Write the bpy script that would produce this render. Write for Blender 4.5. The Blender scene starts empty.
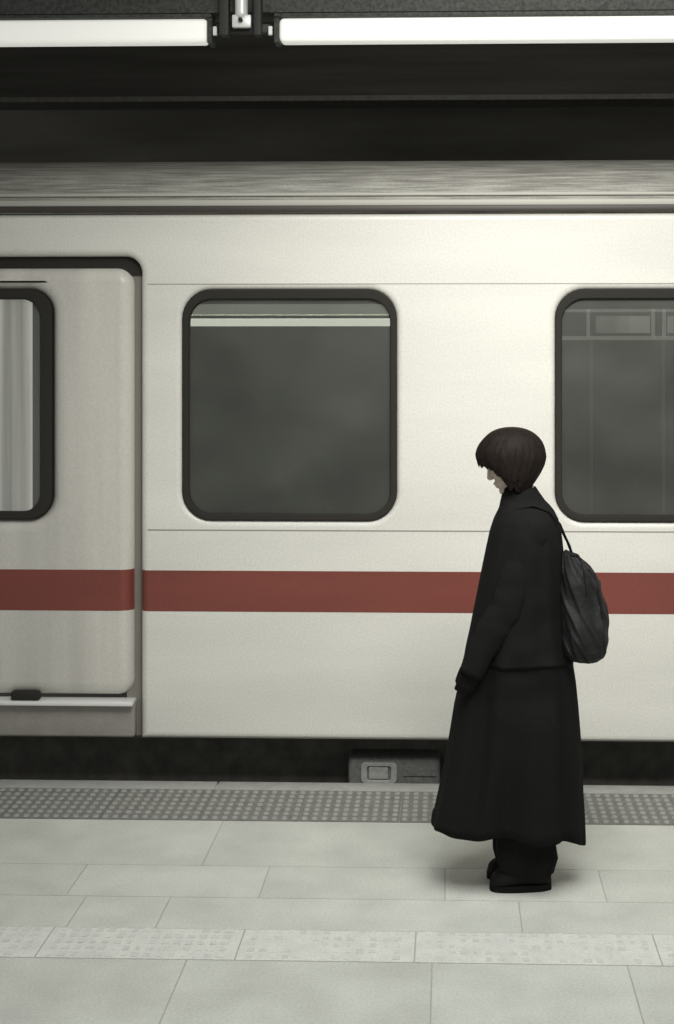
import bpy, bmesh, math, random
from math import sin, cos, pi, radians, sqrt
from mathutils import Vector, Matrix, noise
random.seed(7)
S = bpy.context.scene
COL = S.collection
S.view_settings.view_transform = 'Standard'

# ------------------------------------------------------------ camera geometry (metres)
F = 1422.0; HC = 1.88; XP = 405.0; YP = 348.0; YAW = radians(1.8)
cs, sn = cos(YAW), sin(YAW)
def X(px, Y):
    t = (px-XP)/F
    return Y*(t*cs-sn)/(cs+t*sn)
def Z(py, px, Y):
    d = -X(px, Y)*sn+Y*cs
    return HC-(py-YP)*d/F
def GY(py):
    return F*HC/(py-YP)
YT = 6.20
def zt(py, px=290): return Z(py, px, YT)
def xt(px): return X(px, YT)
bz0, bz1 = zt(612), zt(571)

# ------------------------------------------------------------ materials
def mat(name, col, rough=.6, metal=0.0, var=0.0, scale=(5,5,5), nscale=1.0, bump=0.0, bscale=60, emit=0.0, island=0.0, spec=.5, fine=0.0, band=None):
    m = bpy.data.materials.new(name); m.use_nodes = True
    nt = m.node_tree; N = nt.nodes; L = nt.links
    b = N['Principled BSDF']
    b.inputs['Roughness'].default_value = rough
    b.inputs['Metallic'].default_value = metal
    b.inputs['Specular IOR Level'].default_value = spec
    c = (col[0], col[1], col[2], 1)
    b.inputs['Base Color'].default_value = c
    tc = N.new('ShaderNodeTexCoord'); mp = N.new('ShaderNodeMapping')
    mp.inputs['Scale'].default_value = scale
    L.new(tc.outputs['Object'], mp.inputs['Vector'])
    val = None
    def addv(sock, amt):
        nonlocal val
        mr = N.new('ShaderNodeMapRange')
        mr.inputs['From Min'].default_value = .25; mr.inputs['From Max'].default_value = .75
        mr.inputs['To Min'].default_value = 1-amt; mr.inputs['To Max'].default_value = 1+amt
        mr.clamp = True
        L.new(sock, mr.inputs['Value'])
        if val is None: val = mr.outputs['Result']
        else:
            mu = N.new('ShaderNodeMath'); mu.operation = 'MULTIPLY'
            L.new(val, mu.inputs[0]); L.new(mr.outputs['Result'], mu.inputs[1]); val = mu.outputs[0]
    if var > 0:
        n = N.new('ShaderNodeTexNoise'); n.inputs['Scale'].default_value = nscale
        n.inputs['Detail'].default_value = 6
        L.new(mp.outputs['Vector'], n.inputs['Vector']); addv(n.outputs['Fac'], var)
    if fine > 0:
        n = N.new('ShaderNodeTexNoise'); n.inputs['Scale'].default_value = 110
        n.inputs['Detail'].default_value = 2
        L.new(tc.outputs['Object'], n.inputs['Vector']); addv(n.outputs['Fac'], fine)
    if island > 0:
        g = N.new('ShaderNodeNewGeometry')
        mr = N.new('ShaderNodeMapRange'); mr.inputs['To Min'].default_value = .25; mr.inputs['To Max'].default_value = .75
        L.new(g.outputs['Random Per Island'], mr.inputs['Value']); addv(mr.outputs['Result'], island)
    if val is not None:
        mx = N.new('ShaderNodeVectorMath'); mx.operation = 'SCALE'
        mx.inputs[0].default_value = col[:3]
        if band:                        # painted band between two heights
            g = N.new('ShaderNodeNewGeometry'); sp = N.new('ShaderNodeSeparateXYZ'); L.new(g.outputs['Position'], sp.inputs[0])
            a1 = N.new('ShaderNodeMath'); a1.operation = 'GREATER_THAN'; a1.inputs[1].default_value = band[0]
            a2 = N.new('ShaderNodeMath'); a2.operation = 'LESS_THAN'; a2.inputs[1].default_value = band[1]
            L.new(sp.outputs['Z'], a1.inputs[0]); L.new(sp.outputs['Z'], a2.inputs[0])
            a3 = N.new('ShaderNodeMath'); a3.operation = 'MULTIPLY'; L.new(a1.outputs[0], a3.inputs[0]); L.new(a2.outputs[0], a3.inputs[1])
            mc = N.new('ShaderNodeMix'); mc.data_type = 'RGBA'
            L.new(a3.outputs[0], mc.inputs[0]); mc.inputs[6].default_value = c; mc.inputs[7].default_value = (*band[2], 1)
            L.new(mc.outputs[2], mx.inputs[0])
        L.new(val, mx.inputs['Scale']); L.new(mx.outputs['Vector'], b.inputs['Base Color'])
        if emit > 0: L.new(mx.outputs['Vector'], b.inputs['Emission Color'])
    if bump > 0:
        n = N.new('ShaderNodeTexNoise'); n.inputs['Scale'].default_value = bscale; n.inputs['Detail'].default_value = 5
        L.new(tc.outputs['Object'], n.inputs['Vector'])
        bp = N.new('ShaderNodeBump'); bp.inputs['Strength'].default_value = bump; bp.inputs['Distance'].default_value = .01
        L.new(n.outputs['Fac'], bp.inputs['Height']); L.new(bp.outputs['Normal'], b.inputs['Normal'])
    if emit > 0:
        b.inputs['Emission Color'].default_value = c; b.inputs['Emission Strength'].default_value = emit
    return m

def glass(name, film, tint, fac, rough=.18, stretch=(1.2,1,5), amt=.2):
    m = bpy.data.materials.new(name); m.use_nodes = True
    nt = m.node_tree; N = nt.nodes; L = nt.links
    b = N['Principled BSDF']; out = N['Material Output']
    b.inputs['Roughness'].default_value = rough
    tc = N.new('ShaderNodeTexCoord'); mp = N.new('ShaderNodeMapping'); mp.inputs['Scale'].default_value = stretch
    L.new(tc.outputs['Object'], mp.inputs['Vector'])
    n = N.new('ShaderNodeTexNoise'); n.inputs['Scale'].default_value = 1.6; n.inputs['Detail'].default_value = 4
    L.new(mp.outputs['Vector'], n.inputs['Vector'])
    mr = N.new('ShaderNodeMapRange'); mr.inputs['From Min'].default_value = .3; mr.inputs['From Max'].default_value = .7
    mr.inputs['To Min'].default_value = 1-amt; mr.inputs['To Max'].default_value = 1+amt
    L.new(n.outputs['Fac'], mr.inputs['Value'])
    v = N.new('ShaderNodeVectorMath'); v.operation = 'SCALE'; v.inputs[0].default_value = film
    L.new(mr.outputs['Result'], v.inputs['Scale']); L.new(v.outputs['Vector'], b.inputs['Base Color'])
    t = N.new('ShaderNodeBsdfTransparent'); t.inputs['Color'].default_value = (*tint, 1)
    mx = N.new('ShaderNodeMixShader'); mx.inputs['Fac'].default_value = fac
    L.new(t.outputs[0], mx.inputs[1]); L.new(b.outputs[0], mx.inputs[2]); L.new(mx.outputs[0], out.inputs['Surface'])
    return m

RED = (.195,.050,.037)
M = dict(
    paint=mat('cream_paint', (.72,.705,.65), .38, var=.07, scale=(.6,1,3), nscale=1.5, fine=.08, band=(bz0,bz1,RED)),
    doorpaint=mat('shaded_door_paint', (.58,.56,.51), .34, var=.30, scale=(3,1,.15), nscale=1.1, fine=.07, band=(Z(611,60,YT),Z(570,60,YT),RED)),  # vertical streaks put light and dark shading into the paint colour
    roof=mat('roof_paint', (.29,.285,.255), .6, var=.5, scale=(2.5,1,60), nscale=2, bump=.3, bscale=40, fine=.1),  # grey with lengthwise lighter and darker streaks
    red=mat('red_band_paint', RED, .45, var=.08, scale=(.8,1,4), nscale=2, fine=.08),
    seam=mat('seam_grey', (.27,.255,.23), .6),
    jamb=mat('jamb_grey', (.21,.195,.17), .7),
    step=mat('step_grey', (.30,.285,.255), .6, var=.1, nscale=2, fine=.08),
    gutter=mat('gutter_brown', (.045,.035,.030), .5),
    gutterl=mat('gutter_light', (.45,.44,.39), .5),
    rubber=mat('black_rubber', (.034,.032,.028), .85, spec=.12),
    dark=mat('underframe_black', (.14,.135,.12), .95, var=.3, nscale=3, spec=.1),
    gear=mat('grey_casting', (.20,.20,.19), .6, var=.3, nscale=9),
    gearl=mat('pale_casting', (.46,.46,.44), .5, var=.2, nscale=9),
    alu=mat('aluminium', (.85,.85,.83), .35, metal=.2),
    interior=mat('interior_grey', (.10,.104,.094), .8, var=.15, nscale=1.5),
    vestibule=mat('vestibule_white', (.75,.76,.73), .6, var=.35, scale=(14,1,.3), nscale=1.2),
    glowwall=mat('glowing_streak_wall', (.55,.55,.52), .6, var=.85, scale=(6,1,.12), nscale=1.3, emit=.8),  # self-glowing streaks stand in for bright reflections, not a lamp-lit wall
    seat=mat('seat_moquette', (.07,.08,.07), .9),
    rack=mat('glowing_rack_metal', (.58,.59,.55), .4, emit=.8),  # weak glow put into the rack so that it looks lit
    barglow=mat('bright_bar_glow', (.92,.92,.87), .4, emit=4.0),  # glow of the added bar that stands in for a reflected lamp
    pane=glass('dark_window_glass', (.082,.085,.075), (.80,.82,.77), .58, rough=.4, stretch=(1.6,1,2.4), amt=.28),
    doorpane=glass('door_glass', (.24,.24,.225), (.96,.96,.94), .30, stretch=(8,1,.4)),  # pale streaky film puts reflected light into the glass colour
    slab=mat('platform_slab', (.60,.61,.56), .75, var=.12, nscale=.9, bump=.12, bscale=120, island=.04, fine=.10),
    grout=mat('grout', (.44,.445,.41), .9),
    kerb=mat('kerb_concrete', (.38,.38,.36), .85, var=.12, nscale=3, fine=.08),
    stripbase=mat('tactile_base', (.205,.205,.19), .85, var=.2, nscale=4, fine=.1),
    stud=mat('tactile_stud', (.35,.35,.325), .8, var=.12, nscale=5),
    wornbase=mat('worn_tactile_base', (.71,.715,.67), .8, var=.08, nscale=3, fine=.10),
    wornbar=mat('worn_tactile_bar', (.65,.655,.615), .8, var=.08, nscale=5, fine=.12),
    wall=mat('dark_station_wall', (.34,.325,.29), .95, var=.35, scale=(.6,1,4), nscale=.8, spec=.1),
    steel=mat('dark_steel', (.085,.081,.073), .9, var=.3, scale=(.3,1,5), nscale=2, spec=.1),
    steell=mat('paler_flange', (.15,.145,.13), .9, var=.2, nscale=6),  # slightly paler than the girder web
    trunk=mat('trunking_grey', (.055,.057,.051), .7, var=.6, nscale=14, bump=.4, bscale=90),
    lamp=mat('lamp_diffuser', (.90,.89,.84), .5, emit=.46),
    paleglow=mat('pale_bar_glow', (.82,.83,.77), .5, emit=.9),  # soft glow of the added bar for the paler reflected band
    black=mat('black_metal', (.03,.03,.028), .6),
    coat=mat('black_wool', (.0115,.0112,.0105), .95, var=.15, nscale=25, bump=.3, bscale=350, spec=.10),
    trous=mat('black_trousers', (.009,.009,.009), .95, bump=.2, bscale=300, spec=.12),
    handblack=mat('hand_black', (.011,.011,.011), 1, bump=.4, bscale=300, spec=.1),
    hair=mat('dark_brown_hair', (.0135,.0092,.0074), .65, var=.5, scale=(110,110,4), nscale=2, spec=.15),
    skin=mat('skin', (.58,.47,.40), .55, var=.05, nscale=8),
    lip=mat('lip', (.46,.33,.29), .5),
    boot=mat('black_leather', (.010,.010,.010), .8, bump=.15, bscale=80, spec=.15),
    sole=mat('rubber_sole', (.010,.010,.010), .9, spec=.1),
    bag=mat('charcoal_nylon', (.0115,.0118,.012), .65, var=.2, nscale=10, bump=.4, bscale=40, spec=.3),
    bagstrap=mat('webbing', (.010,.010,.010), .85, spec=.12),
)

# ------------------------------------------------------------ helpers
ORG = {}
def origin_of(p):
    while p is not None:
        if p.name in ORG: return ORG[p.name]
        p = p.parent
    return Vector((0,0,0))
def thing(name, label, cat, loc, group=None, kind=None):
    o = bpy.data.objects.new(name, None); COL.objects.link(o); o.location = loc
    o.empty_display_size = .1
    o['label'] = label; o['category'] = cat
    if group: o['group'] = group
    if kind: o['kind'] = kind
    ORG[o.name] = Vector(loc)
    return o
def fin(name, me, mats, parent=None, smooth=None, label=None):
    if not isinstance(mats, (list, tuple)): mats = [mats]
    while len(me.materials): me.materials.pop()
    for m in mats: me.materials.append(m)
    if smooth is not None:
        for p in me.polygons: p.use_smooth = True
        if smooth < 180: me.set_sharp_from_angle(angle=radians(smooth))
    o = bpy.data.objects.new(name, me); COL.objects.link(o)
    if parent is not None:
        me.transform(Matrix.Translation(-origin_of(parent))); o.parent = parent
    if label: o['label'] = label
    return o
def obj(name, bm, mats, parent=None, smooth=None, label=None):
    bmesh.ops.recalc_face_normals(bm, faces=bm.faces[:])
    me = bpy.data.meshes.new(name); bm.to_mesh(me); bm.free()
    return fin(name, me, mats, parent, smooth, label)
def tag(o, label, cat, group=None, kind=None):
    o['label'] = label; o['category'] = cat
    if group: o['group'] = group
    if kind: o['kind'] = kind
def box(bm, x0, x1, y0, y1, z0, z1, bev=0, mi=0, seg=2):
    r = bmesh.ops.create_cube(bm, size=1, matrix=Matrix.Translation(((x0+x1)/2,(y0+y1)/2,(z0+z1)/2)) @ Matrix.Diagonal((x1-x0,y1-y0,z1-z0,1)))
    vs = r['verts']
    fs = {f for v in vs for f in v.link_faces}
    for f in fs: f.material_index = mi
    if bev > 0:
        es = list({e for v in vs for e in v.link_edges})
        bmesh.ops.bevel(bm, geom=es, offset=bev, segments=seg, profile=.5, affect='EDGES')
def ringloft(bm, rings, cap=True, closed=True):
    rows = []
    for r in rings: rows.append([bm.verts.new(p) for p in r])
    n = len(rows[0])
    for a, b in zip(rows, rows[1:]):
        for i in range(n if closed else n-1):
            j = (i+1) % n
            bm.faces.new((a[i], a[j], b[j], b[i]))
    if cap:
        bm.faces.new(rows[0][::-1]); bm.faces.new(rows[-1])
    return rows
def tube(bm, pts, rad, seg=14, cap=True, flat=None):
    pts = [Vector(p) for p in pts]
    if not isinstance(rad, (list, tuple)): rad = [rad]*len(pts)
    P = []; R = []
    d0 = (pts[0]-pts[1]).normalized(); d1 = (pts[-1]-pts[-2]).normalized()
    if cap:
        for a in (.15, .5, .8): P.append(pts[0]+d0*rad[0]*cos(a*pi/2)); R.append(rad[0]*sin(a*pi/2))
    P += pts; R += list(rad)
    if cap:
        for a in (.8, .5, .15): P.append(pts[-1]+d1*rad[-1]*cos(a*pi/2)); R.append(rad[-1]*sin(a*pi/2))
    rings = []
    up = None
    for i, p in enumerate(P):
        t = (P[min(i+1, len(P)-1)]-P[max(i-1, 0)]).normalized()
        if up is None:
            up = Vector((0,1,0)) if abs(t.y) < .9 else Vector((1,0,0))
        u = (up-t*up.dot(t)).normalized(); up = u
        w = t.cross(u)
        ring = []
        for k in range(seg):
            a = 2*pi*k/seg
            off = (u*cos(a)+w*sin(a))*R[i]
            if flat: off -= flat[0]*off.dot(flat[0])*(1-flat[1])
            ring.append(p+off)
        rings.append(ring)
    ringloft(bm, rings)
def ell(bm, c, r, rot=None, seg=24):
    m = Matrix.Translation(c)
    if rot is not None: m = m @ rot
    bmesh.ops.create_uvsphere(bm, u_segments=seg, v_segments=seg//2, radius=1, matrix=m @ Matrix.Diagonal((r[0],r[1],r[2],1)))
def remesh(bm, voxel, smooth_it=4, fac=.5):
    me = bpy.data.meshes.new('tmp'); bmesh.ops.recalc_face_normals(bm, faces=bm.faces[:]); bm.to_mesh(me); bm.free()
    o = bpy.data.objects.new('tmp', me); COL.objects.link(o)
    r = o.modifiers.new('r', 'REMESH'); r.mode = 'VOXEL'; r.voxel_size = voxel; r.use_smooth_shade = True
    s = o.modifiers.new('s', 'SMOOTH'); s.iterations = smooth_it; s.factor = fac
    bpy.context.view_layer.update()
    dg = bpy.context.evaluated_depsgraph_get()
    out = bpy.data.meshes.new_from_object(o.evaluated_get(dg))
    bpy.data.objects.remove(o)
    return out
def rrect(x0, x1, z0, z1, r, n=8):
    if r <= 0: return [(x0,z0),(x1,z0),(x1,z1),(x0,z1)]
    P = []
    for cx, cz, a0 in ((x1-r,z0+r,-90),(x1-r,z1-r,0),(x0+r,z1-r,90),(x0+r,z0+r,180)):
        for k in range(n+1):
            a = radians(a0+90*k/n); P.append((cx+r*cos(a), cz+r*sin(a)))
    return P
def panel(outer, holes, Y0, thick, bev=0.0, res=3):
    """flat vertical panel with openings; front face at y=Y0"""
    cu = bpy.data.curves.new('c', 'CURVE'); cu.dimensions = '2D'; cu.fill_mode = 'BOTH'
    cu.extrude = thick/2-bev; cu.bevel_depth = bev; cu.bevel_resolution = res; cu.offset = -bev
    for poly in [outer]+holes:
        sp = cu.splines.new('POLY'); sp.points.add(len(poly)-1)
        for i, (a, b) in enumerate(poly): sp.points[i].co = (a, b, 0, 1)
        sp.use_cyclic_u = True
    o = bpy.data.objects.new('c', cu); COL.objects.link(o)
    bpy.context.view_layer.update()
    dg = bpy.context.evaluated_depsgraph_get()
    me = bpy.data.meshes.new_from_object(o.evaluated_get(dg))
    bpy.data.objects.remove(o)
    me.transform(Matrix.Translation((0, Y0+thick/2, 0)) @ Matrix.Rotation(pi/2, 4, 'X'))
    return me

# ------------------------------------------------------------ PLATFORM
XL, XR = -7.0, 7.0
YE = 6.10
ZC = 4.98
fl = bpy.data.objects.new('floor', None); COL.objects.link(fl); fl['kind'] = 'structure'
fl['label'] = 'pale grey slab paved station platform'
bm = bmesh.new(); box(bm, XL, XR, -2.5, YE, -1.15, -.002); obj('platform_base', bm, M['grout'], fl)
rows = [ (5.14, 5.63, [(212,847)]), (4.843, 5.14, [(76,885),(264,885),(445,885),(605,893)]),
         (4.578, 4.843, [(79,912),(165,912),(520,912)]), ]
def joints(js, y):
    xs = sorted(X(px, GY(py)) for px, py in js)
    a = xs[0]; b = xs[-1]
    if len(xs) == 1:
        w = 1.25
    else: w = .62
    while a > XL: a -= w; xs.insert(0, a)
    while b < XR: b += w; xs.append(b)
    return xs
g = .0045
bm = bmesh.new()
def slabrow(y0, y1, xs):
    for a, b in zip(xs, xs[1:]):
        a2 = max(a, XL); b2 = min(b, XR)
        if b2-a2 > .02: box(bm, a2+g/2, b2-g/2, y0+g/2, y1-g/2, -.02, 0.0)
for y0, y1, js in rows: slabrow(y0, y1, joints(js, y0))
slabrow(3.74, 4.347, joints([(187,963),(432,965),(628,966)], 4.3))
yy = 3.74; k = 0
while yy > -2.4:
    x = XL-(.31 if k % 2 else 0); xs = []
    while x < XR+.7: xs.append(x); x += .74
    slabrow(yy-.6, yy, xs); yy -= .6; k += 1
obj('paving_slabs', bm, M['slab'], fl)
bm = bmesh.new()
ys0, ys1 = 4.347, 4.578
sx = joints([(240,947),(415,950),(660,955)], 4.45)
for i, (a, b) in enumerate(zip(sx, sx[1:])):
    a = max(a, XL); b = min(b, XR)
    if b-a < .05: continue
    box(bm, a+g/2, b-g/2, ys0+g/2, ys1-g/2, -.02, .001, mi=0)
    worn = 1.0 if b < X(250,4.45) else .6
    px_ = .038; nx = int((b-a-.03)/px_)
    for ix in range(nx):
        for iy in range(5):
            if random.random() > (.95 if worn == 1 else .85): continue
            cx = a+.02+px_*(ix+.5); cy = ys0+.022+.0465*(iy)
            hw = .011*random.uniform(.7, 1.15); hd = .014*random.uniform(.7,1.1)
            box(bm, cx-hw, cx+hw, cy-hd+.006, cy+hd+.006, 0, .001+.0020*worn*random.uniform(.5,1), mi=1 if random.random() < (.75 if worn == 1 else .5) else 0)
obj('worn_tactile_strip', bm, [M['wornbase'], M['wornbar']], fl, label='pale worn strip of raised tactile tiles')
bm = bmesh.new()
a = XL
while a < XR-.01:
    box(bm, a+.001, a+.399, 5.634, 6.02, -.02, .001, mi=0); a += .4
n = int((XR-XL)/.04)
for ix in range(n):
    for iy in range(7):
        cx = XL+.04*(ix+.5); cy = 5.634+.030+.0545*iy
        r = .0125
        vs = []
        for (rr, zz) in ((r, .0), (r*.75, .005)):
            vs.append([bm.verts.new((cx+sx_*rr, cy+sy_*rr*1.3, zz)) for sx_, sy_ in ((-1,-.5),(-.5,-1),(.5,-1),(1,-.5),(1,.5),(.5,1),(-.5,1),(-1,.5))])
        fs = [bm.faces.new(vs[1])]
        for q in range(8): fs.append(bm.faces.new((vs[0][q], vs[0][(q+1)%8], vs[1][(q+1)%8], vs[1][q])))
        for f in fs: f.material_index = 1
obj('studded_tactile_strip', bm, [M['stripbase'], M['stud']], fl, label='grey strip of small raised studs')
bm = bmesh.new()
a = XL
while a < XR-.01:
    box(bm, a+.002, min(a+1.0, XR)-.002, 6.022, YE+.03, -.12, .004, bev=.006); a += 1.0
obj('kerb_edge', bm, M['kerb'], fl, smooth=35, label='concrete coping at the platform edge')
bm = bmesh.new(); box(bm, XL, XR, YE, 13, -1.35, -1.15); o = obj('track_bed', bm, M['dark']); o['kind'] = 'structure'; o['label'] = 'dark track bed under the train'
bm = bmesh.new(); box(bm, -12, 12, 12.5, 12.7, -1.15, ZC)
o = obj('wall_back', bm, M['wall']); o['kind'] = 'structure'; o['label'] = 'near-black station wall beyond the train'
bm = bmesh.new(); box(bm, -12, 12, 4.4, 12.7, ZC, ZC+.2)
o = obj('ceiling', bm, M['wall']); o['kind'] = 'structure'; o['label'] = 'dark canopy ceiling over the track'

yb = 9.6
gt = thing('steel_girder', 'dark horizontal steel girder running above the train roof', 'girder', (0, yb, Z(100,337,yb)))
bm = bmesh.new(); box(bm, -9, 9, yb+.1, yb+.14, Z(96,337,yb), ZC-.04); obj('web', bm, M['steel'], gt)
bm = bmesh.new(); box(bm, -9, 9, yb-.02, yb+.3, Z(101,337,yb), Z(96,337,yb)); obj('lower_flange', bm, M['steell'], gt)
bm = bmesh.new(); box(bm, -9, 9, yb-.08, yb+.3, ZC-.04, ZC-.012); obj('upper_flange', bm, M['steell'], gt)

# ------------------------------------------------------------ TRAIN
tr = thing('train_carriage', 'cream passenger train carriage with a red band standing along the platform', 'train', (0, YT+1.4, -1.15))
TXL, TXR = -6.5, 6.5
zb, ztop = zt(740), zt(213)
w1 = (xt(183), xt(396), zt(520), zt(290)); w2 = (xt(556), xt(556)+(xt(396)-xt(183)), zt(520), zt(290))
w0 = (xt(-560), xt(-347), zt(520), zt(290)); w3 = (w2[0]+1.66, w2[1]+1.66, w2[2], w2[3])
dl, dr_, dz0, dz1 = xt(-150), xt(141), zb-.2, Z(256,60,YT)
holes = [rrect(*w, .125) for w in (w0, w1, w2, w3)]
nr = .075
arc = lambda cx, cz, a0, a1: [(cx+nr*cos(radians(a0+(a1-a0)*k/8)), cz+nr*sin(radians(a0+(a1-a0)*k/8))) for k in range(9)]
outer = [(TXL,zb),(dl,zb)] + arc(dl+nr, dz1-nr, 180, 90) + arc(dr_-nr, dz1-nr, 90, 0) + [(dr_,zb),(TXR,zb),(TXR,ztop),(TXL,ztop)]
me = panel(outer, holes, YT, .08, bev=.030, res=6)
fin('side_wall', me, M['paint'], tr, smooth=40)
bm = bmesh.new()
box(bm, TXL, dl-.030, YT-.001, YT+.008, bz0, bz1); box(bm, dr_+.028, TXR, YT-.001, YT+.008, bz0, bz1)
obj('red_band', bm, M['red'], tr, label='dull red horizontal band')
for py in (284, 530.5):
    bm = bmesh.new(); z = zt(py); h = .0016 if py < 300 else .0026
    box(bm, TXL, dl-.030, YT-.001, YT+.004, z-h, z+h); box(bm, dr_+.030, TXR, YT-.001, YT+.004, z-h, z+h)
    obj('panel_seam', bm, M['seam'], tr)
bm = bmesh.new(); box(bm, TXL, TXR, YT-.018, YT+.05, zt(212), zt(206), bev=.004); obj('rain_gutter', bm, M['gutter'], tr, smooth=40, label='dark brown rain gutter')
bm = bmesh.new(); box(bm, TXL, TXR, YT-.012, YT+.05, zt(206), zt(200), bev=.004)
box(bm, TXL, TXR, YT-.006, YT+.05, zt(196), zt(193), bev=.003); obj('cantrail', bm, M['gutterl'], tr, smooth=40)
prof = [(6.2,zt(213)),(6.2,2.50),(6.206,2.55),(6.225,2.60),(6.255,2.64),(6.30,2.668),(6.37,2.698),(6.45,2.718),(6.6,2.748),(6.9,2.775),(7.6,2.80),(8.3,2.775),(8.6,2.748),(8.83,2.698),(8.95,2.64),(9.0,2.55),(9.0,zt(213))]
bm = bmesh.new(); ringloft(bm, [[Vector((x,y,z)) for y, z in prof] for x in (TXL, TXR)], cap=True); obj('roof', bm, M['roof'], tr, smooth=40, label='streaked grey curved roof')
bm = bmesh.new()
box(bm, TXL, TXR, 8.95, 9.0, zb, ztop); obj('far_side_wall', bm, M['interior'], tr)
bm = bmesh.new(); box(bm, TXL, TXR, YT+.10, 8.95, zb, zb+.12); obj('carriage_floor', bm, M['interior'], tr)
for x in (TXL, TXR-.05):
    bm = bmesh.new(); box(bm, x, x+.05, YT+.08, 8.95, zb+.12, ztop); obj('end_wall', bm, M['interior'], tr)
bm = bmesh.new(); box(bm, TXL+.05, TXR-.05, YT+.08, 8.95, ztop-.04, ztop-.005); obj('inner_ceiling', bm, M['interior'], tr)
for w in (w0, w1, w2, w3):
    gk = panel(rrect(w[0]-.004,w[1]+.004,w[2]-.004,w[3]+.004,.129), [rrect(w[0]+.026,w[1]-.026,w[2]+.026,w[3]-.040,.10)], YT-.003, .05, bev=.007, res=3)
    go = fin('window_gasket', gk, M['rubber'], tr, smooth=50, label='black rubber window gasket')
    pn = panel(rrect(w[0]+.014,w[1]-.014,w[2]+.014,w[3]-.014,.1), [], YT+.018, .008)
    fin('window_pane', pn, M['pane'], go, label='dark grey-green glass pane')
Yi = 8.6
x0, x1 = X(165,Yi), X(470,Yi)
bm = bmesh.new(); box(bm, x0, x1, Yi, Yi+.1, Z(315,290,Yi), Z(304,290,Yi), bev=.01); obj('pale_glow_bar', bm, M['paleglow'], tr, smooth=40, label='pale glowing bar for the reflected band in the window')  # added bar, glows by itself for the pale band in the glass
bm = bmesh.new(); box(bm, x0, x1, Yi, Yi+.1, Z(326,290,Yi), Z(318.5,290,Yi), bev=.01); obj('reflection_glow_bar', bm, M['barglow'], tr, smooth=40, label='bright glowing bar for the lamp reflection in the window')  # added glowing bar in place of a strip light mirrored in the glass
Yj = 8.3
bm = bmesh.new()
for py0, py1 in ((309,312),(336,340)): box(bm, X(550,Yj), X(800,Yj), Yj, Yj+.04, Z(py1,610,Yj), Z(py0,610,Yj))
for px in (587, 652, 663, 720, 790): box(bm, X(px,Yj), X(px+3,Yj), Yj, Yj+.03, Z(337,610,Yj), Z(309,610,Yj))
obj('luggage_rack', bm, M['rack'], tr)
bm = bmesh.new()
for px in (590, 662, 730): box(bm, X(px,Yj), X(px+3,Yj), Yj, Yj+.02, Z(540,610,Yj), Z(340,610,Yj))
obj('partition_posts', bm, M['vestibule'], tr)
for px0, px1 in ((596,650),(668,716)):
    bm = bmesh.new(); box(bm, X(px0,8.7), X(px1,8.7), 8.7, 8.72, Z(333,610,8.7), Z(316,610,8.7)); obj('rack_glow_panel', bm, M['glowwall'], tr)  # panels glow by themselves as the bright rectangles in the window
bm = bmesh.new(); box(bm, X(-160,8.0), X(31,8.0), 8.0, 8.05, zb+.12, ztop-.06, bev=.02); obj('vestibule_glow_wall', bm, M['glowwall'], tr, smooth=50, label='white wall glowing in streaks for the reflections in the door glass')  # its own glow stands in for the bright streaks in the door glass
for k in range(6):
    x = xt(160)+k*.85
    bm = bmesh.new(); box(bm, x, x+.5, 7.3, 8.4, zb+.12, zb+.55, bev=.04); box(bm, x+.42, x+.55, 7.3, 8.4, zb+.5, Z(465,337,7.3), bev=.05)
    obj('passenger_seat', bm, M['seat'], tr, smooth=50)
dy = YT+.012
lx0, lx1 = xt(-141), xt(132); lz0, lz1 = Z(697,60,YT), Z(267,60,YT)
dwx0, dwx1 = xt(-50), xt(50); dwz0, dwz1 = Z(519,30,YT), Z(290,30,YT)
me = panel(rrect(lx0,lx1,lz0,lz1,.075), [rrect(dwx0,dwx1,dwz0,dwz1,.10)], dy, .14, bev=.060, res=8)
door = fin('door', me, M['doorpaint'], tr, smooth=45, label='plug door leaf with tall rounded window')
gk = panel(rrect(dwx0-.004,dwx1+.004,dwz0-.004,dwz1+.004,.104), [rrect(dwx0+.03,dwx1-.048,dwz0+.03,dwz1-.04,.085)], dy-.003, .05, bev=.008)
fin('door_gasket', gk, M['rubber'], door, smooth=50)
fin('door_pane', panel(rrect(dwx0+.02,dwx1-.02,dwz0+.02,dwz1-.02,.07), [], dy+.018, .008), M['doorpane'], door, label='glass pane with pale reflections put into its colour')  # pale film colour stands in for reflected light
bm = bmesh.new(); box(bm, lx0+.060, lx1-.058, dy-.001, dy+.012, Z(611,60,YT), Z(570,60,YT)); obj('door_red_band', bm, M['red'], door, label='dull red band across the door')
bm = bmesh.new(); box(bm, dl+.01, xt(134), YT-.03, YT+.06, Z(704.5,60,YT), Z(700,60,YT), bev=.005); obj('door_sill', bm, M['alu'], tr, smooth=40, label='bright metal door sill')
bm = bmesh.new(); box(bm, xt(12), xt(40), YT-.022, YT+.02, Z(700,60,YT), Z(691,60,YT), bev=.008); obj('door_guide', bm, M['rubber'], tr, smooth=40, label='small black guide on the sill')
bm = bmesh.new(); box(bm, xt(124), dr_+.02, YT+.058, YT+.078, zb, dz1-.05)
obj('door_jamb', bm, M['jamb'], tr)
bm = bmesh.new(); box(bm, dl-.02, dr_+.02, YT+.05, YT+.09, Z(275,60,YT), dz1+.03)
obj('header_shade_strip', bm, M['rubber'], tr, label='black strip for the shade in the gap above the door leaf')  # black strip behind the top gap in place of its shade
bm = bmesh.new(); box(bm, dl+.01, xt(134), YT+.012, YT+.07, zb, Z(704,60,YT), bev=.014, seg=4); obj('door_step_panel', bm, M['step'], tr, smooth=40, label='grey step panel beneath the sill')
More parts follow.
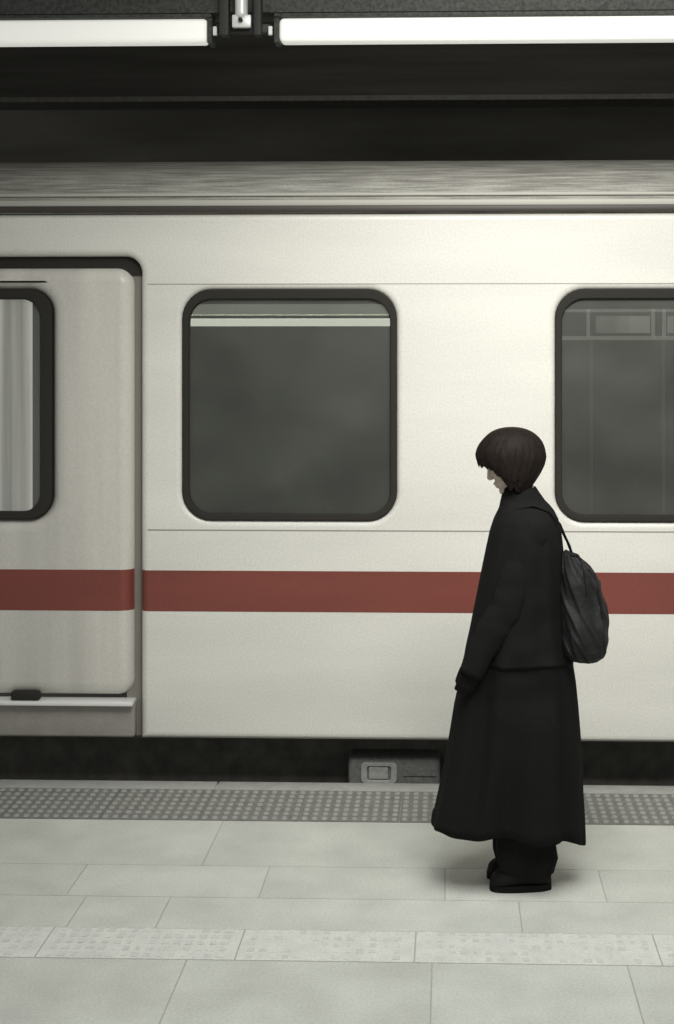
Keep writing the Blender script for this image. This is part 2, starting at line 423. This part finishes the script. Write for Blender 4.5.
bm = bmesh.new(); box(bm, TXL, TXR, YT+.30, 8.7, -.55, zb+.02); box(bm, TXL, TXR, YT+.12, YT+.3, zb-.03, zb+.02); obj('underframe', bm, M['dark'], tr)
eq = bmesh.new(); Yq = 6.36
ez0, ez1 = Z(789,395,Yq), Z(758,395,Yq)
box(eq, X(348,Yq), X(440,Yq), Yq, Yq+.16, ez0-.04, ez1, bev=.02, seg=3)
e = obj('equipment_case', eq, M['gear'], tr, smooth=40, label='grey equipment case under the floor')
fin('case_bezel', panel(rrect(X(361,Yq),X(397,Yq),Z(783,395,Yq),Z(762,395,Yq),.02), [rrect(X(367,Yq),X(391,Yq),Z(780,395,Yq),Z(766,395,Yq),.01)], Yq-.012, .02, bev=.003), M['gearl'], e, smooth=40)
bm = bmesh.new(); box(bm, X(369,Yq), X(388,Yq), Yq-.006, Yq+.002, Z(779,395,Yq), Z(767,395,Yq), bev=.003); obj('case_plate', bm, M['gearl'], e)
bm = bmesh.new(); box(bm, X(403,Yq), X(436,Yq), Yq-.006, Yq+.002, Z(776,395,Yq), Z(768,395,Yq), bev=.003); obj('case_rib', bm, M['gear'], e)
for x in (-5.2, -3.0, 3.2, 5.4):
    for y in (6.75, 8.2):
        bm = bmesh.new(); bmesh.ops.create_cone(bm, cap_ends=True, segments=40, radius1=.42, radius2=.42, depth=.12, matrix=Matrix.Translation((x,y,-.73)) @ Matrix.Rotation(pi/2,4,'X'))
        obj('wheel', bm, M['dark'], tr, smooth=40)

# ------------------------------------------------------------ OVERHEAD LAMPS
YL = 5.7
def zl(py, px=337): return Z(py, px, YL)
def lamp(x0, x1, label):
    t = thing('strip_lamp', label, 'lamp', ((x0+x1)/2, YL, zl(41)), group='strip lamps above the platform edge')
    bm = bmesh.new(); box(bm, x0+.02, x1-.02, YL, YL+.09, zl(41), zl(17), bev=.02, seg=4); obj('diffuser', bm, M['lamp'], t, smooth=50)
    bm = bmesh.new(); box(bm, x0, x1, YL-.01, YL+.1, zl(17)+.001, zl(13), bev=.004); obj('housing', bm, M['trunk'], t, smooth=40)
    for x in (x0, x1-.02):
        bm = bmesh.new(); box(bm, x, x+.02, YL-.004, YL+.094, zl(42), zl(17), bev=.003); obj('end_cap', bm, M['trunk'], t, smooth=40)
lamp(X(212,YL)-3.0, X(212,YL), 'glowing white strip lamp to the left of the metal hanger')
lamp(X(274,YL), X(274,YL)+3.0, 'glowing white strip lamp to the right of the metal hanger')
bm = bmesh.new(); box(bm, XL+1, XR-1, YL-.01, YL+.16, zl(12.8), zl(-30), bev=.006); o = obj('cable_trunking', bm, M['trunk'], smooth=40)
tag(o, 'rough dark grey trunking running along above the strip lamps', 'trunking')
h = thing('lamp_hanger', 'black and chrome hanger between the two strip lamps', 'bracket', (X(243,YL), YL, zl(38)))
bm = bmesh.new()
box(bm, X(222,YL), X(231,YL), YL-.07, YL-.012, zl(38), ZC, bev=.004); box(bm, X(256,YL), X(263,YL), YL-.07, YL-.012, zl(38), ZC, bev=.004)
box(bm, X(216,YL), X(270,YL), YL-.012, YL+.03, zl(33), zl(24), bev=.003)
obj('frame', bm, M['black'], h, smooth=40)
bm = bmesh.new(); box(bm, X(234,YL), X(253,YL), YL-.060, YL-.035, zl(30), zl(17), bev=.006); tube(bm, [(X(243,YL),YL-.045,zl(16)),(X(243,YL),YL-.045,zl(-6))], .026, seg=20); obj('clip', bm, M['alu'], h, smooth=45, label='chrome clip')
bm = bmesh.new(); tube(bm, [(X(243,YL),YL-.075,zl(23)),(X(243,YL),YL-.055,zl(23))], .009, seg=8); obj('bolt', bm, M['black'], h)
for px in (214, 269):
    bm = bmesh.new(); box(bm, X(px,YL), X(px+4,YL), YL-.03, YL-.012, zl(36), zl(27), bev=.003); obj('end_tab', bm, M['alu'], h)

# ------------------------------------------------------------ PERSON
PY = 5.0; PX = X(520, PY)
pe = thing('person', 'person in loose ankle-length black clothes with bobbed dark hair, standing with head bowed', 'person', (PX, PY, 0))
dep = -PX*sn+PY*cs
def U(px): return PX+(px-520)*dep/F
def V(py): return HC-(py-YP)*dep/F
def P(px, py, v=0.0): return Vector((U(px), PY+v, V(py)))

def hand(bm, W, d, side, infl=0.0):
    d = Vector(d).normalized()
    y = Vector((0, 1, 0))
    w = y.cross(d).normalized()
    if w.x > 0: w = -w
    inn = Vector((0, -side, 0))
    K = W+d*.072
    for k, (o_, L_, r_) in enumerate(((.024,.064,.0080),(.008,.072,.0082),(-.009,.067,.0078),(-.024,.052,.0068))):
        k0 = K+w*o_-d*abs(o_)*.15
        tube(bm, [W+w*o_*.55, k0], [.014+infl, .011+infl], seg=12)
        p1 = k0+d*L_*.42+inn*.006; p2 = p1+(d*.85+inn*.55).normalized()*L_*.32; p3 = p2+(d*.5+inn*.9).normalized()*L_*.26
        tube(bm, [k0, p1, p2, p3], [r_+.001+infl, r_+infl, r_*.92+infl, r_*.78+infl], seg=10)
    t0 = W+d*.02+w*.016+inn*.006; t1 = W+d*.05+w*.028+inn*.018; t2 = t1+(d*.95+w*.04+inn*.3).normalized()*.028; t3 = t2+(d+inn*.25).normalized()*.020
    tube(bm, [t0, t1, t2, t3], [.014+infl,.0108+infl,.0092+infl,.0075+infl], seg=10)
arms = []
for side, sh, el, wr, tip in ((-1, P(531,528,-.125), P(506,598,-.150), P(476,648,-.156), P(463,682,-.156)),
                              (1, P(531,528,.125), P(516,600,.150), P(492,655,.150), P(482,688,.15))):
    arms.append((side, sh, el, wr, (tip-wr).normalized()))

bm = bmesh.new()
HCn = P(513.5, 458.5)
beta = radians(23)
RB = Matrix(((cos(beta),0,-sin(beta)),(0,1,0),(sin(beta),0,cos(beta)))).to_4x4()
def H(x, y, z): return HCn+(RB @ Vector((x, y, z)))
ell(bm, H(-.002,0,.010), (.080,.070,.078), RB)
ell(bm, H(-.030,0,-.030), (.062,.058,.076), RB)
ell(bm, H(-.016,0,-.052), (.060,.052,.040), RB)
ell(bm, H(-.074,0,-.090), (.018,.022,.016), RB)
ell(bm, H(-.073,0,.022), (.018,.050,.014), RB)
ell(bm, H(-.068,0,-.062), (.024,.034,.030), RB)
ell(bm, H(-.066,0,-.030), (.026,.044,.040), RB)
for s in (-1, 1):
    ell(bm, H(-.060,s*.032,-.026), (.029,.026,.032), RB)
    ell(bm, H(-.078,s*.029,.002), (.011,.014,.0095), RB)
    ell(bm, H(.008,s*.070,-.008), (.017,.008,.030), RB)
    ell(bm, H(-.098,s*.0075,-.034), (.009,.007,.006), RB)
tube(bm, [H(-.084,0,.010), H(-.094,0,-.012), H(-.103,0,-.030)], [.010,.0105,.0100], seg=12)
ell(bm, H(-.088,0,-.056), (.012,.019,.0075), RB); ell(bm, H(-.086,0,-.068), (.011,.017,.0080), RB)
tube(bm, [H(.010,0,-.03), P(520,488), P(524,502), P(528,520)], [.048,.048,.052,.070], seg=20)
def ering(c, rx, ry, n=28): return [Vector((c.x+rx*cos(2*pi*k/n), c.y+ry*sin(2*pi*k/n), c.z)) for k in range(n)]
ringloft(bm, [ering(P(*a[:2]), a[2], a[3]) for a in ((527,508,.03,.05),(528,518,.065,.100),(526,532,.080,.120),(524,560,.085,.125),(522,590,.085,.12),(522,620,.082,.115),(525,650,.09,.125),(527,675,.095,.13),(526,690,.08,.12))])
for side, sh, el, wr, d in arms:
    tube(bm, [sh, (sh+el)/2, el, (el*.6+wr*.4), wr, wr+d*.03], [.034,.034,.032,.031,.024,.021], seg=16)
    hand(bm, wr+d*.01, d, side)
legs = ((524, 526, 523, -.045), (520, 520, 521, .055))
for hx, kx, ax, v in legs:
    tube(bm, [P(hx,672,v), P(hx,700,v), P(kx,765,v), P(kx,780,v), P(ax,815,v), Vector((U(ax)+.02,PY+v,.09)), Vector((U(ax)+.02,PY+v,.05))], [.080,.075,.055,.052,.050,.036,.034], seg=18)
    tube(bm, [Vector((U(ax)+.035,PY+v,.045)), Vector((U(ax)-.03,PY+v,.045)), Vector((U(ax)-.09,PY+v,.035))], [.028,.030,.022], seg=14, flat=(Vector((0,0,1)),.9))
me = remesh(bm, .0028, 3, .5)
fin('body', me, M['skin'], pe, smooth=180)
bm = bmesh.new(); ell(bm, H(-.0900,0,-.0570), (.0105,.014,.0040), RB, 16); ell(bm, H(-.0880,0,-.0675), (.0095,.012,.0042), RB, 16); obj('lips', bm, M['lip'], pe, smooth=180)
for s in (-1, 1):
    bm = bmesh.new(); tube(bm, [H(-.088,s*.014,.019), H(-.087,s*.030,.024), H(-.074,s*.046,.018)], [.003,.0035,.002], seg=8); obj('eyebrow', bm, M['hair'], pe, smooth=180)
    bm = bmesh.new(); tube(bm, [H(-.0885,s*.018,-.002), H(-.0890,s*.029,-.006), H(-.084,s*.041,-.002)], [.0010,.0014,.0010], seg=6); obj('eyelashes', bm, M['hair'], pe, smooth=180)

HH = P(512, 457)
def interp(tab, x):
    for (a, va), (b, vb) in zip(tab, tab[1:]):
        if x <= b:
            t = (x-a)/(b-a); t = t*t*(3-2*t); return va+(vb-va)*t
    return tab[-1][1]
edge = [(0,-.030),(30,-.034),(50,-.042),(66,-.066),(82,-.106),(110,-.118),(150,-.112),(180,-.106)]
def shell(bm, lift, seed, e_off, irr, t0=0.0, NA=360, NT=36):
    rows_ = []
    for ti in range(NT+1):
        row = []
        for k in range(NA):
            ph = 2*pi*k/NA; deg = abs(math.degrees(ph)); deg = deg if deg <= 180 else 360-deg
            ir = irr*(.7 if deg < 75 else 1)
            q = k*360/NA
            zb_ = interp(edge, deg)+e_off+ir*(.014*noise.noise(Vector((q*.14, 3.1+seed, 0)))+.012*noise.noise(Vector((q*.55,seed,5))))
            f = t0+(1-t0)*ti/NT
            Rx = .119 if deg < 90 else .117
            total = pi/2*.11+abs(zb_)
            s_ = f*total
            if s_ < pi/2*.11:
                th = s_/.11; rr = sin(th)**.90; z = .102*cos(th)
            else:
                dz = s_-pi/2*.11; z = -dz
                curl = interp([(0,.35),(50,.24),(90,.26),(140,.42),(180,.52)], deg)
                rr = 1-curl*(dz/.12)**1.4
            amp = min(1, f*4)*(.35+.65*f)
            sw = ph+(.25+.2*seed*.1)*(1-f)
            disp = 1+amp*(.030*noise.noise(Vector((cos(sw)*7+seed, sin(sw)*7, f*1.6)))+.012*noise.noise(Vector((cos(sw)*60, sin(sw)*60+seed, f*2.2)))+.07*noise.noise(Vector((cos(ph)*2.2, sin(ph)*2.2, f*2.8))))
            row.append(Vector((HH.x-cos(ph)*(Rx*rr*disp+lift*rr), HH.y+sin(ph)*(.099*rr*disp+lift*rr), HH.z+z+lift)))
        rows_.append(row)
    R_ = ringloft(bm, rows_[1:] if t0 == 0 else rows_, cap=False)
    if t0 == 0:
        top = bm.verts.new(HH+Vector((0,0,.102+lift)))
        for k in range(NA): bm.faces.new((top, R_[0][(k+1)%NA], R_[0][k]))
bm = bmesh.new()
shell(bm, 0, 0, 0, .9)
shell(bm, .0022, 2, .010, 1.4)
shell(bm, .0036, 5, .024, 1.9)
hair = obj('hair', bm, M['hair'], pe, smooth=180, label='dark brown chin-length bob with a fringe')
so = hair.modifiers.new('thick', 'SOLIDIFY'); so.thickness = .003; so.offset = -1

# --- coat: loose upper layer ending at the hips over a long flared skirt part
def fold(th, z, A):
    return A*(.5*sin(5*th+1.3+z*1.5)+.36*sin(9*th+.4-z*2.3)+.28*sin(14*th+2.1+z)+.7*noise.noise(Vector((cos(th)*1.5, sin(th)*1.5, z*2.2))))
prof_c = [(495,504,540,.060),(500,501,545,.074),(505,500,550,.100),(510,498,554,.130),(518,494,558,.152),(530,490,561,.164),(548,486,563,.170),(570,481.5,564,.170),(600,475.5,566,.168),(630,469.5,569,.169),(645,466,572,.174),(656,464,574,.180),(658,464,574,.180),(659,465,573,.170),(664,464,573,.168),(680,459.5,575.5,.168),(705,454,578,.172),(730,450,580,.176),(760,445,582,.177),(790,438.5,583,.176),(812,433.5,584.5,.174)]
NR = 200
def coat_ring(py, l, r, ry, zoff=None):
    z = V(py); cx = (U(l)+U(r))/2; rx = (U(r)-U(l))/2
    A = .035+max(0, min(1, (1.05-z)/.8))*.14
    A *= max(0, min(1, (1.36-z)/.15))
    out = []
    for k in range(NR):
        th = 2*pi*k/NR
        f = 1+fold(th, z, A)
        c, s = cos(th), sin(th)
        c2 = math.copysign(abs(c)**.9, c); s2 = math.copysign(abs(s)**.9, s)
        m = 1+(f-1)*.5*(1-abs(c)**6)
        sag = .018*noise.noise(Vector((cos(th)*2+4, sin(th)*2, z*11)))*max(0, 1-abs(z-.82)/.35)
        zz = z+(zoff(th) if zoff else 0)+.010*noise.noise(Vector((cos(th)*1.6, sin(th)*1.6, 3)))*max(0, 1-abs(z-.80)/.12)
        out.append(Vector((cx+rx*c2*m, PY+(ry+sag)*s2*f, zz)))
    return out
def sub(tab, n=4):
    o = []
    for a, b in zip(tab, tab[1:]):
        nn = n if b[0]-a[0] > 3 else 1
        for i in range(nn):
            t = i/nn; o.append(tuple(a[j]*(1-t)+b[j]*t for j in range(4)))
    o.append(tab[-1]); return o
bm = bmesh.new(); rings = []
for a in sub(prof_c, 5): rings.append(coat_ring(*a))
hemz = lambda th: (-.030*max(0,cos(th))**2 + .034*max(0,-cos(th))**3 + .022*max(0,-sin(th))) + .006*sin(7*th) + .010*noise.noise(Vector((cos(th)*2,sin(th)*2,0)))
rings.append(coat_ring(820, 432, 585, .174, lambda th: hemz(th)*.55))
rings.append(coat_ring(832, 431, 585.5, .174, lambda th: hemz(th)))
ringloft(bm, rings, cap=False)
coat = obj('coat', bm, M['coat'], pe, smooth=180, label='long loose black wool coat')
so = coat.modifiers.new('thick', 'SOLIDIFY'); so.thickness = .005; so.offset = -1
for side, sh, el, wr, d in arms:
    pts = [sh+Vector((.0,side*.002,.016)), sh+Vector((0,side*.004,.004)), sh*.8+el*.2, (sh+el)/2, el*.8+sh*.2, el+Vector((.004,0,-.003)), el*.75+wr*.25, (el+wr)/2, el*.2+wr*.8, wr+d*.065]
    rad = [.054,.058,.060,.061,.061,.060,.057,.054,.049,.043]
    fine = []; rf = []
    for i in range(len(pts)-1):
        for q in range(6):
            t = q/6; fine.append(pts[i].lerp(pts[i+1], t)); rf.append(rad[i]*(1-t)+rad[i+1]*t)
    fine.append(pts[-1]); rf.append(rad[-1])
    for it in range(20): fine = [fine[0]]+[(fine[i-1]+fine[i]*2+fine[i+1])/4 for i in range(1, len(fine)-1)]+[fine[-1]]
    d0 = (fine[0]-fine[1]).normalized()
    fine = [fine[0]+d0*.040*q for q in (.95,.8,.5)]+fine; rf = [.014,.033,.048]+rf
    rings = []; up = Vector((0,1,0))
    for i, p in enumerate(fine):
        t = (fine[min(i+1,len(fine)-1)]-fine[max(i-1,0)]).normalized(); u = (up-t*up.dot(t)).normalized(); w = t.cross(u)
        rings.append([p+(u*cos(2*pi*k/36)*.66+w*sin(2*pi*k/36))*rf[i]*(1+.03*sin(i*.9+1.5*sin(2*pi*k/36))*(i/len(fine))+.10*noise.noise(Vector((cos(2*pi*k/36)*1.3, sin(2*pi*k/36)*1.3, i*.15+side)))) for k in range(36)])
    bm = bmesh.new(); R = ringloft(bm, rings, cap=False); bm.faces.new(R[0][::-1])
    s_ = obj('sleeve', bm, M['coat'], pe, smooth=180)
    so = s_.modifiers.new('thick', 'SOLIDIFY'); so.thickness = .005; so.offset = -1
    bm = bmesh.new(); hand(bm, wr+d*.01, d, side, .0018); tube(bm, [wr-d*.03, wr+d*.03], [.027,.025])
    fin('hand_layer', remesh(bm, .003, 2), M['handblack'], pe, smooth=180, label='black outer layer on the hand')  # black outer layer following the hand shape
rings = []
for py, l, r, ry in ((508,499,551,.092),(499,501,545,.072),(492,502.5,540,.064),(486,503.5,536,.058),(488,505,534,.054),(494,506,534,.054)):
    z = V(py); cx = (U(l)+U(r))/2; rx = (U(r)-U(l))/2
    rings.append([Vector((cx+rx*cos(2*pi*k/48), PY+ry*sin(2*pi*k/48), z-.004*cos(2*pi*k/48)+.002*sin(6*pi*k/24))) for k in range(48)])
bm = bmesh.new(); ringloft(bm, rings, cap=False); obj('collar', bm, M['coat'], pe, smooth=180, label='high close black collar')
for (hx, kx, ax, v) in legs:
    rings = []
    tab = [(690,hx,.090,.075),(740,kx,.092,.075),(800,(kx+ax)/2,.094,.075),(840,ax,.102,.074),(852,ax+1,.106,.074),(860,ax+1,.098,.068),(867,ax+2,.088,.060)]
    tab2 = []
    for a, b in zip(tab, tab[1:]):
        for i in range(4): tab2.append([a[j]+(b[j]-a[j])*i/4 for j in range(4)])
    tab2.append(list(tab[-1]))
    for py, cx, rx, ry in tab2:
        z = HC-(py-YP)*dep/F
        rings.append([Vector((U(cx)+.008+rx*cos(2*pi*k/64)*(1+fold(2*pi*k/64,z*9+v*9,.07)), PY+v+ry*sin(2*pi*k/64)*(1+fold(2*pi*k/64,z*9+v*9,.09)), max(z,.03)+.006*sin(3*2*pi*k/64))) for k in range(64)])
    bm = bmesh.new(); ringloft(bm, rings, cap=False); o = obj('trouser_leg', bm, M['trous'], pe, smooth=180)
    so = o.modifiers.new('t','SOLIDIFY'); so.thickness = .006; so.offset = -1
for (hx, kx, ax, v), ang in zip(legs, (radians(6), radians(-4))):
    C0 = Vector((U(ax)+.0, PY+v, 0)); Rz = Matrix.Rotation(ang, 3, 'Z')
    def B(x, y, z): return C0+Rz @ Vector((x*.91, y, z))
    bm = bmesh.new()
    rings = []
    for x, w, h in ((.104,.020,.050),(.095,.034,.080),(.065,.040,.098),(.03,.042,.105),(-.01,.043,.100),(-.05,.046,.084),(-.085,.048,.070),(-.108,.042,.060),(-.122,.028,.048),(-.128,.012,.034)):
        rings.append([B(x, w*cos(a), .014+(h-.014)*(.5+.5*sin(a))) for a in [2*pi*q/24 for q in range(24)]])
    ringloft(bm, rings)
    tube(bm, [B(.050,0,.06), B(.050,0,.11), B(.050,0,.17)], [.046,.045,.046], seg=20)
    boot = fin('boot', remesh(bm, .004, 4), M['boot'], pe, smooth=180, label='black round-toed leather boot')
    out = []
    for q in range(40):
        a = 2*pi*q/40; c_, s_ = cos(a), sin(a)
        out.append((-.012-.119*c_, (.040+.008*max(0,c_))*math.copysign(abs(s_)**.7, s_)))
    bm = bmesh.new(); ringloft(bm, [[B(x,y,z) for x, y in out] for z in (0,.022)]); obj('sole', bm, M['sole'], boot, smooth=40)

# ------------------------------------------------------------ BAG
BV = -.055
bg = thing('backpack', 'slouchy charcoal drawstring backpack hanging against the back of the black coat', 'bag', (U(580), PY+BV, V(658)))
tabb = [(550,564,575,.026),(553,561,580,.042),(558,559,586,.060),(566,557,593,.080),(577,556,598,.096),(590,555,601,.106),(604,555,603.5,.115),(619,555.5,605.5,.124),(633,557,606,.131),(643,559,604.5,.127),(649,563,601,.114),(654,569,595.5,.090),(656.5,575,588,.050)]
rings = []
NB = 160
tb = sub(tabb, 6)
for i, (py, l, r, ry) in enumerate(tb):
    cx = (U(l)+U(r))/2; rx = (U(r)-U(l))/2; z = V(py); f = i/len(tb)
    wr_ = max(0, 1-f*1.8)
    out = []
    for k in range(NB):
        th = 2*pi*k/NB
        def rdg(v): return -(abs(v)**.7)
        m = 1+.05*wr_*sin(8*th+1.2*sin(th)+f*3)+.16*noise.noise(Vector((cos(th)*1.7, sin(th)*1.7, z*9)))+.20*(.3+rdg(noise.noise(Vector((cos(th)*1.5+9+z*4, sin(th)*1.5, z*15+cos(th)*3)))))
        c, s = cos(th), sin(th); c2 = math.copysign(abs(c)**.85, c); s2 = math.copysign(abs(s)**.85, s)
        out.append(Vector((cx+rx*c2*(1+(m-1)*.6), PY+BV+ry*s2*m, z-.010*c*(1-f))))
    rings.append(out)
bm = bmesh.new(); ringloft(bm, rings); obj('bag_body', bm, M['bag'], bg, smooth=180)
bm = bmesh.new(); tube(bm, [P(570,551.5,BV)+Vector((cos(a)*.024, sin(a)*.036, -.006*cos(a))) for a in [2*pi*k/24 for k in range(25)]], .0035, seg=8); tube(bm, [P(577,553,BV-.03),P(580,566,BV-.080),P(582,585,BV-.108)], .0025, seg=8); obj('drawstring', bm, M['bagstrap'], bg, smooth=180)
bm = bmesh.new(); tube(bm, [P(586,565,BV-.054),P(593,581,BV-.076),P(597,604,BV-.088),P(598,630,BV-.094),P(595,643,BV-.086)], .0035, seg=8); obj('piping', bm, M['bagstrap'], bg, smooth=180)
for v0 in (-.100, .075):
    pts = [P(571,553,BV+(v0-BV)*.15), P(568,543,v0*.6), P(563,533,v0*.9), P(558,521,v0), P(548,508.5,v0), P(532,502.5,v0), P(514,506,v0), P(503,518,v0*1.05), P(496,540,v0*1.1)]
    bm = bmesh.new(); tube(bm, pts, .0040, seg=10); obj('shoulder_strap', bm, M['bagstrap'], bg, smooth=180)

# ------------------------------------------------------------ LIGHT
w = bpy.data.worlds.new('world'); S.world = w; w.use_nodes = True
w.node_tree.nodes['Background'].inputs['Color'].default_value = (.98,1,.97,1)
w.node_tree.nodes['Background'].inputs['Strength'].default_value = .33
def area(name, loc, target, sx, sy, e, col, spread=180):
    l = bpy.data.lights.new(name, 'AREA'); l.shape = 'RECTANGLE'; l.size = sx; l.size_y = sy; l.energy = e; l.color = col
    l.spread = radians(spread)
    o = bpy.data.objects.new(name, l); COL.objects.link(o); o.location = loc
    o.rotation_euler = (Vector(target)-Vector(loc)).to_track_quat('-Z', 'Y').to_euler()
area('train_pool_fill', (.55, 2.4, 3.9), (.55, 6.2, 1.85), 1.5, .7, 27, (1,.983,.93), 72)  # added unseen light, narrow beam pools on the train side and fades outward
area('platform_fill', (.3, 3.4, 4.0), (.3, 4.25, 0), 3.2, 1.6, 48, (.985,1,.965), 115)  # added unseen light to brighten the platform floor, no fitting modelled
area('carriage_fill', (.2, 7.5, 2.38), (.2, 7.5, 0), 9, .3, 14, (1,1,.95))  # added light, hidden above the windows, so the interior shows

ZOOM = (337, 512, 1.0)
ZX, ZY, ZK = ZOOM
cd = bpy.data.cameras.new('cam'); cam = bpy.data.objects.new('camera', cd); COL.objects.link(cam)
cd.sensor_width = 36; cd.sensor_fit = 'AUTO'; cd.lens = F/1024*36*ZK
cd.shift_x = (ZX-XP)*ZK/1024; cd.shift_y = (YP-ZY)*ZK/1024
cam.location = (0,0,HC); cam.rotation_euler = (pi/2, 0, YAW)
S.camera = cam
